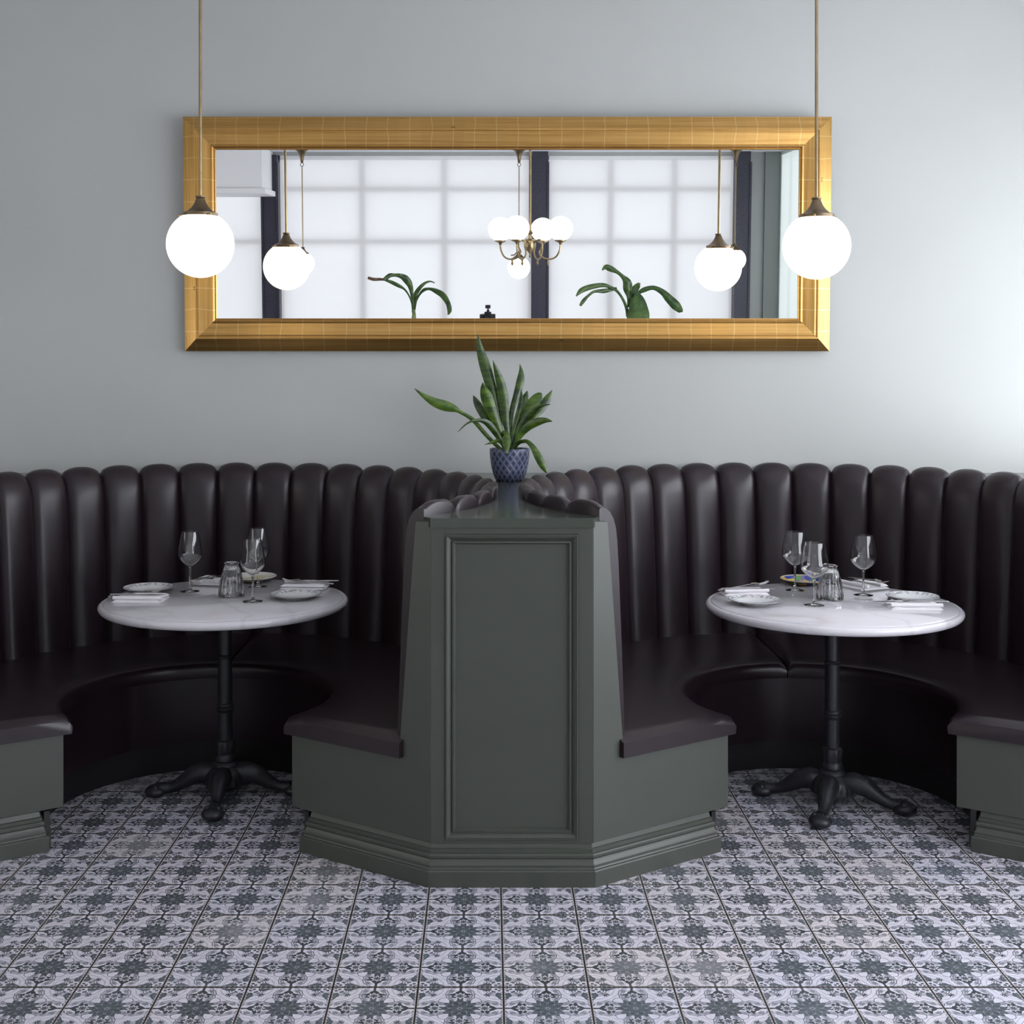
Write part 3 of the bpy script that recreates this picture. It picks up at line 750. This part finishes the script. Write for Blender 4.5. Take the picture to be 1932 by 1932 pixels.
# ------------------------------------------------------------------ tables
ZTB = .760
def table(cx, cy, rot, label):
    t_ = thing('bistro_table', label, 'table', (cx, cy, 0))
    top = [(.0, .722), (.30, .722), (.440, .722), (.452, .724), (.462, .729), (.468, .737), (.469, .744), (.466, .751), (.459, .7555), (.452, .7565), (.450, .7555), (.448, .7575), (.445, .760), (0.0, .760)]
    top = [(max(r_, .001), z_) for r_, z_ in top]
    MB().lathe(top, 128).build('table_top', M['marble'], t_, sharp=40)
    MB().box(-.16, .16, -.025, .025, .708, .722).box(-.025, .025, -.16, .16, .708, .722).build('top_bracket', M['iron'], t_, bevel=.003)
    col = [(.012, .708), (.034, .706), (.034, .70), (.0255, .69), (.0255, .66), (.0255, .545), (.029, .543), (.032, .538), (.029, .533), (.0265, .531), (.0275, .36), (.031, .357), (.034, .350), (.030, .343), (.035, .336), (.031, .329), (.028, .325), (.0285, .22), (.036, .215), (.038, .205), (.036, .185), (.033, .165), (.037, .160), (.040, .150), (.040, .142), (.036, .138), (.044, .132), (.050, .122), (.047, .115)]
    MB().lathe(col[::-1], 40, mod=lambda a, z: 1 + (.05 * sin(8 * a) if .163 < z < .216 else .0)).build('column', M['iron'], t_)
    MB().lathe([(.02, .040), (.055, .036), (.078, .055), (.078, .075), (.074, .095), (.062, .108), (.050, .116), (.046, .122)], 48, mod=lambda a, z: 1 + .035 * abs(sin(12 * a))).build('hub', M['iron'], t_)
    for k in range(4):
        a = rot + k * PI / 2; ux, uy = cos(a), sin(a)
        prof = [(.040, .085, .036), (.080, .094, .038), (.12, .083, .034), (.15, .064, .028), (.18, .046, .022), (.205, .036, .019), (.225, .033, .020), (.245, .031, .024)]
        pts = []; rd = []
        for i in range(len(prof) - 1):
            for q in range(4):
                t = q / 4; p, n_ = prof[i], prof[i + 1]; d_, z_, r_ = [p[j] + (n_[j] - p[j]) * t for j in range(3)]
                pts.append((ux * d_, uy * d_, z_)); rd.append(r_)
        pts.append((ux * .245, uy * .245, .031)); rd.append(.024)
        mb = MB().tube(pts, rd, 16, flat=1.05)
        for sg in (-1, 1):
            for q in range(6):        # beaded ribs on the knee
                d_ = .10 + q * .016; z_ = .120 - q * .0110
                mb.ball((ux * d_ - uy * sg * .013, uy * d_ + ux * sg * .013, z_), .0055, 8)
        lg = mb.build('leg', M['iron'], t_)
        pw = MB().ball((ux * .262, uy * .262, .024), .040, 24, (1.05, 1.05, .62))
        for q in (-1.5, -.5, .5, 1.5):
            cc = (ux * .282 - uy * q * .014, uy * .282 + ux * q * .014, .026)
            pw.ball(cc, .0125, 12, (1, 1, 1.15))
            pw.ball((cc[0] - ux * .022, cc[1] - uy * .022, .040), .0115, 12)
        pw.build('paw_foot', M['iron'], lg)
    return t_
TL = (-1.008, 4.90); TR = (1.291, 4.80)
table(*TL, R(182), 'round white marble bistro table on black claw-foot base in the left booth')
table(*TR, R(156), 'round white marble bistro table on black claw-foot base in the right booth')

# ------------------------------------------------------------------ tableware
def wineglass(p, hgt, rb, label, narrow):
    t_ = thing('wine_glass', label, 'wine glass', (p[0], p[1], p[2] + .0005)); h = hgt; zb_ = h * .42
    foot = [(.0365, 0), (.037, .0012), (.030, .0028), (.012, .0055), (.006, .011), (.004, .022)]
    stem = [(.0038, .05), (.0042, zb_ - .014), (.007, zb_ - .004)]
    rim = rb * (.66 if narrow else .68)
    bowl = []
    for k in range(13):
        q = k / 12; z_ = zb_ + (h - zb_) * q
        if q < .36: rr = .007 + (rb - .007) * sin((q / .36) * PI / 2) ** .85
        else: rr = rb - (rb - rim) * ((q - .36) / .64) ** 1.35
        bowl.append((rr, z_))
    MB().lathe([(.001, 0)] + foot + [(.001, .023)], 40, cap=False).build('foot', M['glass'], t_, sharp=60)
    MB().lathe([(.001, .0225), (.004, .0225)] + stem + [(.001, zb_ - .003)], 20, cap=False).build('stem', M['glass'], t_, sharp=60)
    inner = [(max(r_ - .0012, .0005), z_ + .001) for r_, z_ in bowl[::-1]]
    inner[0] = (rim - .0012, h)
    MB().lathe([(.001, zb_)] + bowl + inner + [(.001, zb_ + .0015)], 48, cap=False).build('bowl', M['glass'], t_, sharp=60)
def tumbler(p, label, r0=.050, h=.131):
    t_ = thing('tumbler', label, 'glass tumbler', (p[0], p[1], p[2] + .0005))
    fl = lambda a, z: 1 + (.035 * cos(16 * a) if .012 < z < h - .030 else 0)
    out = [(r0 * .955, 0), (r0, .002), (r0 * 1.0, .006), (r0 * .99, .014), (r0 * .95, .035), (r0 * .88, .06), (r0 * .77, .085), (r0 * .62, h - .025), (r0 * .54, h - .016), (r0 * .50, h - .012), (r0 * .53, h - .007), (r0 * .56, h - .003), (r0 * .53, h), (r0 * .42, h), (r0 * .38, h - .004), (.001, h - .004)]
    inn = [(.001, h - .018), (r0 * .36, h - .020), (r0 * .56, h - .032), (r0 * .70, .082), (r0 * .81, .058), (r0 * .88, .033), (r0 * .925, .010), (r0 * .945, .001), (r0 * .955, 0)]
    MB().lathe(out + inn, 128, mod=fl, cap=False).build('fluted_body', M['tumbler'], t_, sharp=60)
def plate(p, r_, mat, label, hgt=.018):
    s = r_ / .098
    pr = [(.001, .0), (.050, 0), (.052, .003), (.060, .006), (.078, .011), (.096, hgt - .001), (.098, hgt), (.0965, hgt + .002), (.078, .0135), (.062, .009), (.056, .005), (.001, .004)]
    o = MB().lathe([(a * s, b_) for a, b_ in pr], 72, cap=False).build('plate', mat, sharp=60)
    o.location = (p[0], p[1], p[2] + .0005); return tag(o, label, 'plate')
def napkin(p, rz, label, w_=.19, d_=.13, fold=True):
    """soft folded napkin with a rolled front fold"""
    t_ = thing('napkin', label, 'napkin', (p[0], p[1], p[2] + .0006), rz)
    rr = random.Random(int(abs(p[0]) * 1e4))
    def sheet(y0, y1, z0, th_, w2, name, mat):
        nx, ny = 18, 10; top = []; 
        for j in range(ny + 1):
            row = []
            for i in range(nx + 1):
                u_, v_ = i / nx, j / ny
                e = min(u_, 1 - u_, v_, 1 - v_); zz = z0 + th_ * min(1, (e * 12) ** .5 if e > 0 else 0) 
                zz += .0012 * sin(u_ * 7 + v_ * 3 + p[0] * 9) * min(1, e * 8)
                row.append(((u_ - .5) * w2, y0 + (y1 - y0) * v_, zz))
            top.append(row)
        bot = [[(x, y, z0) for x, y, z in r_] for r_ in top]
        mb = MB().grid(top); mb.grid(bot); return mb.build(name, mat, t_, sharp=70)
    sheet(-d_ / 2, d_ / 2, 0, .009, w_, 'cloth', M['linen'])
    if fold:
        pts = [((k / 12 - .5) * w_ * .97, -d_ / 2 + .018 + .0015 * sin(k * 1.1), .0155) for k in range(13)]
        MB().tube(pts, .0085, 12, flat=.85).build('rolled_fold', M['linen'], t_)
        sheet(d_ * .12, d_ / 2 - .004, .009, .008, w_ * .98, 'upper_fold', M['linen'])
    return t_
def rib(w_, y, t=.0016):
    return
def knife(p, rz, label, pitch=0):
    t_ = thing('table_knife', label, 'knife', p, rz); t_.rotation_euler = (0, pitch, rz)
    MB().tube([(-.105, 0, .0045), (-.10, 0, .0045), (-.06, 0, .0045), (-.02, 0, .004), (-.008, 0, .0035), (0, 0, .003)], [.003, .0055, .0062, .0048, .0035, .003], 12, flat=.62).build('handle', M['steel'], t_)
    pts = [(0, -.004), (.02, -.0075), (.07, -.008), (.098, -.004), (.106, .003), (.10, .0045), (0, .0045)]
    MB().prism([(x, y, .0022) for x, y in pts], (0, 0, .0014)).build('blade', M['steel'], t_, bevel=.0004)
def fork(p, rz, label, pitch=0):
    t_ = thing('table_fork', label, 'fork', p, rz); t_.rotation_euler = (0, pitch, rz)
    MB().tube([(-.105, 0, .005), (-.10, 0, .0052), (-.07, 0, .0055), (-.02, 0, .007), (.02, 0, .009), (.038, 0, .009)], [.004, .0075, .0065, .0035, .0028, .004], 12, flat=.45).build('handle', M['steel'], t_)
    mb = MB(); pal = [[(x, y * w_, z_ + .004 * abs(y) ** 2) for y in (-1, -.5, 0, .5, 1)] for x, w_, z_ in ((.034, .004, .009), (.044, .010, .007), (.055, .012, .005), (.062, .012, .0045))]
    pal2 = [[(x, y, z_ - .0014) for x, y, z_ in r_] for r_ in pal]
    mb.grid(pal); mb.grid(pal2); 
    for y in (-.0105, -.0035, .0035, .0105):
        mb.tube([(.060, y, .004), (.075, y, .0035), (.09, y * .95, .006), (.103, y * .92, .011)], [.0019, .0017, .0015, .0007], 8)
    mb.build('tines', M['steel'], t_)
Z = ZTB
wineglass(on(358.5, 1116, Z), .236, .047, 'wine glass standing alone at the back left of the left table', True)
wineglass(on(487, 1107, Z), .236, .047, 'rear wine glass of the overlapping pair on the left table', True)
wineglass(on(477, 1135, Z), .236, .047, 'front wine glass of the overlapping pair on the left table', True)
tumbler(on(437, 1125, Z), 'upturned fluted tumbler at the middle of the left table')
plate(on(280, 1116, Z), .098, M['plate'], 'white printed-rim plate behind the napkin on the left side of the left table')
plate(on(558, 1129, Z), .098, M['plate'], 'white printed-rim plate in front of the napkin on the right side of the left table')
plate(on(477, 1096, Z), .098, M['plate_cream'], 'cream and ochre plate behind the wine glass pair on the left table', .02)
p = on(266, 1132, Z); napkin(p, R(-2), 'folded white napkin under fork and knife, left end of the left table')
knife((p.x - .01, p.y - .012, Z + .019), R(-1), 'steel knife laid across the napkin at the left end of the left table')
fork((p.x - .02, p.y + .004, Z + .0195), R(3), 'steel fork over the napkin at the left end of the left table', R(-6))
p = on(575, 1108, Z); napkin(p, R(176), 'folded white napkin behind the plate at the right side of the left table', .185, .11)
fork((p.x + .012, p.y - .0, Z + .017), R(178), 'steel fork over the napkin behind the right-hand plate of the left table', R(-4))
knife((p.x + .03, p.y + .02, Z + .0185), R(180), 'steel knife over the napkin behind the right-hand plate of the left table')
p = on(402, 1098, Z); napkin(p, R(80), 'folded white napkin at the far side of the left table, behind the tumbler', .16, .13)
knife((p.x - .03, p.y - .02, Z + .0185), R(70), 'steel knife on the far napkin of the left table')
fork((p.x + .02, p.y - .01, Z + .0185), R(-105), 'steel fork on the far napkin of the left table', R(-3))

wineglass(on(1500, 1114, Z), .232, .052, 'rear left wine glass of the right table', False)
wineglass(on(1536.5, 1142, Z), .232, .052, 'front wine glass of the right table, next to the tumbler', False)
wineglass(on(1629, 1123, Z), .232, .052, 'right-hand wine glass of the right table, standing apart', False)
tumbler(on(1566, 1131, Z), 'upturned fluted tumbler at the middle of the right table')
plate(on(1424, 1140, Z), .098, M['plate'], 'white printed-rim plate at the left side of the right table')
plate(on(1722, 1133, Z), .098, M['plate'], 'white printed-rim plate behind the napkin at the right side of the right table')
plate(on(1516, 1101, Z), .094, M['plate_blue'], 'blue and yellow painted plate at the back of the right table', .02)
p = on(1404, 1120, Z); napkin(p, R(7), 'folded white napkin behind the plate at the left side of the right table', .18, .10)
fork((p.x - .0, p.y + .01, Z + .0225), R(8), 'steel fork over the napkin at the left side of the right table', R(-7))
knife((p.x + .02, p.y - .012, Z + .0185), R(3), 'steel knife over the napkin at the left side of the right table')
p = on(1724, 1146, Z); napkin(p, R(-4), 'folded white napkin in front of the plate at the right side of the right table', .19, .12)
knife((p.x - .045, p.y + .0, Z + .0185), R(178), 'steel knife poking out left of the napkin at the right side of the right table')
fork((p.x + .02, p.y - .004, Z + .0185), R(177), 'steel fork over the napkin at the right side of the right table')
p = on(1628, 1107, Z); napkin(p, R(-62), 'folded white napkin at the far side of the right table', .16, .13)
knife((p.x - .01, p.y - .02, Z + .0185), R(115), 'steel knife on the far napkin of the right table')
fork((p.x + .02, p.y - .0, Z + .0225), R(-60), 'steel fork with raised tines on the far napkin of the right table', R(-2))

# ------------------------------------------------------------------ leaves
def spline(ds, n=5):
    out = []
    for i in range(len(ds) - 1):
        P0, P1, P2, P3 = ds[max(i - 1, 0)], ds[i], ds[i + 1], ds[min(i + 2, len(ds) - 1)]
        for q in range(n):
            t = q / n
            out.append([.5 * ((2 * P1[j]) + (-P0[j] + P2[j]) * t + (2 * P0[j] - 5 * P1[j] + 4 * P2[j] - P3[j]) * t * t + (-P0[j] + 3 * P1[j] - 3 * P2[j] + P3[j]) * t ** 3) for j in range(len(P1))])
    out.append(list(ds[-1])); return out
def leaf(pts, mat, parent, org, view=(0, 1, 0), fold=.28, thick=.0018, wave=0, name='leaf'):
    """pts: (x,y,z,width); a creased blade with thickness, turned towards the room"""
    S = spline(pts, 6); view = Vector(view); top = []; bot = []
    for i, s_ in enumerate(S):
        p = Vector(s_[:3]); a_ = Vector(S[max(i - 1, 0)][:3]); b_ = Vector(S[min(i + 1, len(S) - 1)][:3])
        t = (b_ - a_).normalized(); sd = t.cross(view)
        if sd.length < .2: sd = Vector((1, 0, 0))
        sd.normalize(); nm = sd.cross(t).normalized()
        w_ = max(s_[3], .0008) / 2
        rt, rb_ = [], []
        for u_ in (-1, -.55, 0, .55, 1):
            q = p + sd * (u_ * w_) + nm * (abs(u_) * w_ * fold + (wave * sin(i * .9 + u_ * 2) * abs(u_) if wave else 0))
            e = thick * (1 - .7 * abs(u_)); rt.append(q + nm * e); rb_.append(q - nm * e)
        top.append(rt + rb_[::-1])
    return MB().grid(top, closed_u=True, caps=True).build(name, mat, parent, org=org, sharp=60)

# snake plant on the partition top
PY = 5.47
base = Vector(((961.5 - CX) * PY / F, PY, ZT))
sp_ = thing('snake_plant', 'snake plant in a blue diamond-patterned pot on the green partition top', 'potted plant', base)
pot = [(.001, .0), (.056, .0), (.060, .003), (.068, .02), (.078, .055), (.084, .095), (.0855, .118), (.086, .132), (.0845, .137), (.080, .137), (.078, .130), (.076, .110), (.001, .110)]
MB().lathe(pot, 64, cap=False).build('pot', M['pot'], sp_, sharp=50)
MB().lathe([(.001, .111), (.075, .111), (.076, .116), (.04, .121), (.001, .123)], 40, cap=False).build('soil', M['soil'], sp_)
LV = [
 ([(957, 848, 6), (950, 830, 9), (941, 800, 13), (934, 765, 18), (925, 725, 20), (915, 690, 21), (906, 660, 14), (902, 631, 1)], 0, .0, 0),
 ([(959, 848, 6), (957, 815, 9), (953, 790, 15), (950, 755, 20), (945, 725, 18), (937, 700, 11), (930, 680, 1)], 0, -.02, 0),
 ([(961, 848, 6), (962, 810, 8), (966, 775, 10), (975, 745, 13), (982, 718, 15), (983, 700, 8), (981, 687, 1)], 0, .03, 0),
 ([(955, 848, 6), (948, 825, 8), (938, 802, 12), (928, 778, 20), (919, 752, 23), (913, 735, 14), (911, 721, 1)], 1, -.04, 0),
 ([(955, 848, 5), (943, 830, 7), (929, 810, 10), (915, 788, 14), (904, 768, 15), (897, 755, 10), (893, 746, 1)], 0, .03, 0),
 ([(950, 848, 6), (938, 842, 7), (915, 818, 8), (892, 792, 8), (868, 777, 7), (857, 771, 14), (840, 766, 20), (820, 759, 17), (800, 747, 9), (782, 733, 1)], 1, -.03, 0),
 ([(958, 848, 5), (942, 828, 9), (928, 807, 13), (914, 795, 10), (897, 793, 5), (880, 800, 3), (864, 815, 1)], 0, -.07, 0),
 ([(958, 845, 6), (952, 828, 10), (951, 819, 13), (954, 822, 16), (956, 838, 15), (955.5, 856, 1)], 1, -.10, 1),
 ([(966, 848, 6), (985, 815, 8), (1008, 788, 10), (1021, 772, 15), (1032, 754, 15), (1042, 736, 1)], 0, .05, 0),
 ([(963, 848, 6), (973, 825, 10), (986, 797, 16), (998, 774, 22), (1009, 757, 22), (1018, 746, 14), (1022, 742, 3)], 1, .0, 0),
 ([(962, 848, 6), (968, 820, 9), (976, 795, 14), (985, 772, 19), (990, 754, 15), (995, 738, 3)], 0, .06, 0),
 ([(965, 848, 6), (978, 815, 12), (994, 790, 15), (1007, 775, 12), (1020, 766, 6), (1039, 763, 1)], 0, -.05, 0),
 ([(967, 848, 6), (980, 824, 11), (995, 806, 16), (1011, 797, 16), (1028, 793, 10), (1042, 795, 1)], 1, -.07, 0),
 ([(968, 848, 5), (976, 838, 7), (986, 833, 7), (996, 834, 8), (1006, 845, 11), (1016, 863, 15), (1025, 880, 13), (1032, 893, 2)], 1, -.05, 0),
 ([(957, 848, 5), (948, 838, 6), (939, 832, 7), (928, 835, 5), (915, 839, 1)], 0, -.09, 0),
 ([(961, 848, 5), (968, 815, 6), (976, 785, 8), (983, 755, 8), (984, 735, 1)], 0, -.02, 0)]
for pts, mi, dy, fr in LV:
    n_ = len(pts); P = []
    for i, (x_, y_, w_) in enumerate(pts):
        q = i / (n_ - 1); Y_ = PY + dy * (q ** 1.3 if not fr else q) * 1.6
        if fr: Y_ = PY - .02 - .09 * q
        if pts[-1][0] == 1032: Y_ = PY - .11 * min(1, q * 1.6)
        v = at(x_, y_, Y_)
        if i == 0: v = Vector((base.x + (x_ - 961.5) / 961.5 * 1.5, PY + .2 * dy, ZT + .115))
        P.append((v.x, v.y, v.z, w_ * Y_ / F))
    leaf(P, M['snake2' if mi else 'snake'], sp_, base, fold=.30)

# big leafy plants standing by the rear windows, seen in the mirror
def bigplant(px0, Y, leaves, label):
    p0, dep = mir(px0, 600, Y); b0 = Vector((p0.x, Y, 0))
    t_ = thing('banana_plant', label, 'potted plant', b0)
    MB().lathe([(.13, 0), (.15, .02), (.19, .25), (.20, .42), (.205, .45), (.19, .45), (.18, .42), (.001, .42)], 40).build('planter', M['basket'], t_)
    MB().tube([(0, 0, .40), (.01, 0, .9), (-.01, 0, 1.3), (0, 0, p0.z), (0, 0, p0.z + .10)], [.035, .032, .028, .026, .014], 14).build('stem', M['trunk'], t_)
    for pts, brown, dy in leaves:
        P = []
        for i, (x_, y_, w_) in enumerate(pts):
            q = i / (len(pts) - 1); Y_ = Y + dy * q; v, dp = mir(x_, y_, Y_); P.append((v.x, v.y, v.z, w_ * dp / F * 1.05))
        leaf(P, M['banana_brown' if brown else 'banana'], t_, b0, view=(0, -1, 0), fold=.35, thick=.003, wave=.006)
bigplant(781, -2.85, [
 ([(779, 590, 4), (779, 573, 5), (777, 555, 6), (774, 540, 10), (767, 528, 13), (757, 521, 9), (745, 519, 6), (735, 520, 8), (725, 527, 6)], 0, .15),
 ([(779, 585, 4), (777, 570, 4), (770, 555, 3), (762, 545, 4), (750, 538, 7), (735, 531, 6), (724, 527, 4)], 0, .1),
 ([(728, 528, 4), (718, 527, 5), (705, 527, 6), (694, 524, 5)], 1, 0),
 ([(781, 590, 4), (782, 572, 6), (784, 556, 8), (792, 543, 7), (802, 534, 5), (812, 531, 3), (820, 534, 2)], 0, -.1),
 ([(782, 585, 4), (785, 568, 4), (792, 555, 4), (800, 547, 6), (810, 545, 5), (822, 549, 9), (835, 557, 11), (845, 572, 9), (848, 586, 8), (845, 594, 2)], 0, .1)],
 'tall leafy plant with thin drooping leaves, seen in the mirror before the left blind')
bigplant(1187, -2.85, [
 ([(1185, 598, 7), (1183, 585, 6), (1177, 568, 5), (1165, 550, 5), (1150, 541, 6), (1135, 538, 8), (1112, 542, 10), (1096, 549, 9), (1087, 559, 2)], 0, .1),
 ([(1164, 544, 5), (1155, 546, 6), (1140, 549, 8), (1122, 550, 5), (1110, 558, 5), (1100, 569, 7), (1095, 577, 4)], 0, .15),
 ([(1186, 580, 5), (1187, 562, 8), (1185, 545, 17), (1183, 532, 15), (1174, 521, 7), (1164, 513, 7), (1152, 507, 11), (1143, 504, 9), (1136, 510, 2)], 0, 0),
 ([(1190, 565, 6), (1195, 554, 12), (1201, 562, 24), (1205, 580, 34), (1207, 600, 36), (1207, 622, 16), (1207, 630, 3)], 0, .25),
 ([(1188, 585, 4), (1193, 566, 4), (1202, 555, 5), (1215, 547, 9), (1233, 543, 8), (1250, 551, 11), (1262, 563, 15), (1275, 576, 17), (1284, 586, 10), (1286, 589, 2)], 0, .1),
 ([(1189, 575, 4), (1193, 556, 8), (1199, 545, 13), (1205, 537, 9), (1207, 534, 3)], 0, -.1)],
 'tall plant with broad arching leaves, seen in the mirror before the right blind')

# ------------------------------------------------------------------ the photographer's camera on a tripod, seen in the mirror
cp = Vector((0, -.10, 0)); ct = thing('tripod_camera', 'black camera with flash trigger on a tripod, top visible in the mirror', 'camera', cp)
zc = H
MB().box(-.068, .068, -.035, .03, zc - .05, zc + .038).box(-.035, .03, -.03, .032, zc + .03, zc + .058).box(-.078, -.04, -.03, .045, zc - .05, zc + .036).build('camera_body', M['plastic'], ct, bevel=.008)
lens = MB().lathe([(.033, 0), (.035, .01), (.035, .045), (.038, .05), (.036, .052), (.028, .05)], 32)
lens.v = [(x, z + .02, y + zc - .005) for x, y, z in lens.v]
lens.build('lens', M['plastic'], ct)
MB().box(-.014, .012, -.015, .015, zc + .058, zc + .075).box(-.026, .022, -.02, .02, zc + .088, zc + .120).box(-.008, .006, -.01, .01, zc + .07, zc + .092).build('flash_trigger', M['plastic'], ct, bevel=.003)
MB().lathe([(.02, 1.2), (.022, 1.45), (.035, 1.47), (.03, 1.52), (.045, 1.55), (.045, zc - .05)], 24).build('tripod_head', M['plastic'], ct)
for k in range(3):
    a = R(90) + k * 2 * PI / 3 + R(60)
    MB().tube([(.03 * cos(a), .03 * sin(a), 1.40), (.24 * cos(a), .24 * sin(a), .7), (.45 * cos(a), .45 * sin(a), .012)], [.015, .013, .010], 10).build('tripod_leg', M['plastic'], ct)

# ------------------------------------------------------------------ repeats share a group
GROUPS = {'wine_glass': 'wine glasses on the bistro tables', 'tumbler': 'upturned tumblers on the bistro tables', 'napkin': 'folded napkins on the bistro tables',
          'table_knife': 'knives on the napkins', 'table_fork': 'forks on the napkins', 'bistro_table': 'bistro tables in the booths', 'banquette': 'curved booth banquettes',
          'booth_partition': 'green partitions between the booths', 'roller_blind': 'blinds over the windows', 'pendant_lamp': 'globe pendant lamps', 'banana_plant': 'tall plants by the rear windows'}
for o in COL.objects:
    k = o.name.split('.')[0]
    if o.parent is None and 'label' in o:
        if k in GROUPS: o['group'] = GROUPS[k]
        if k == 'plate' and 'printed-rim' in o['label']: o['group'] = 'printed-rim plates on the bistro tables'
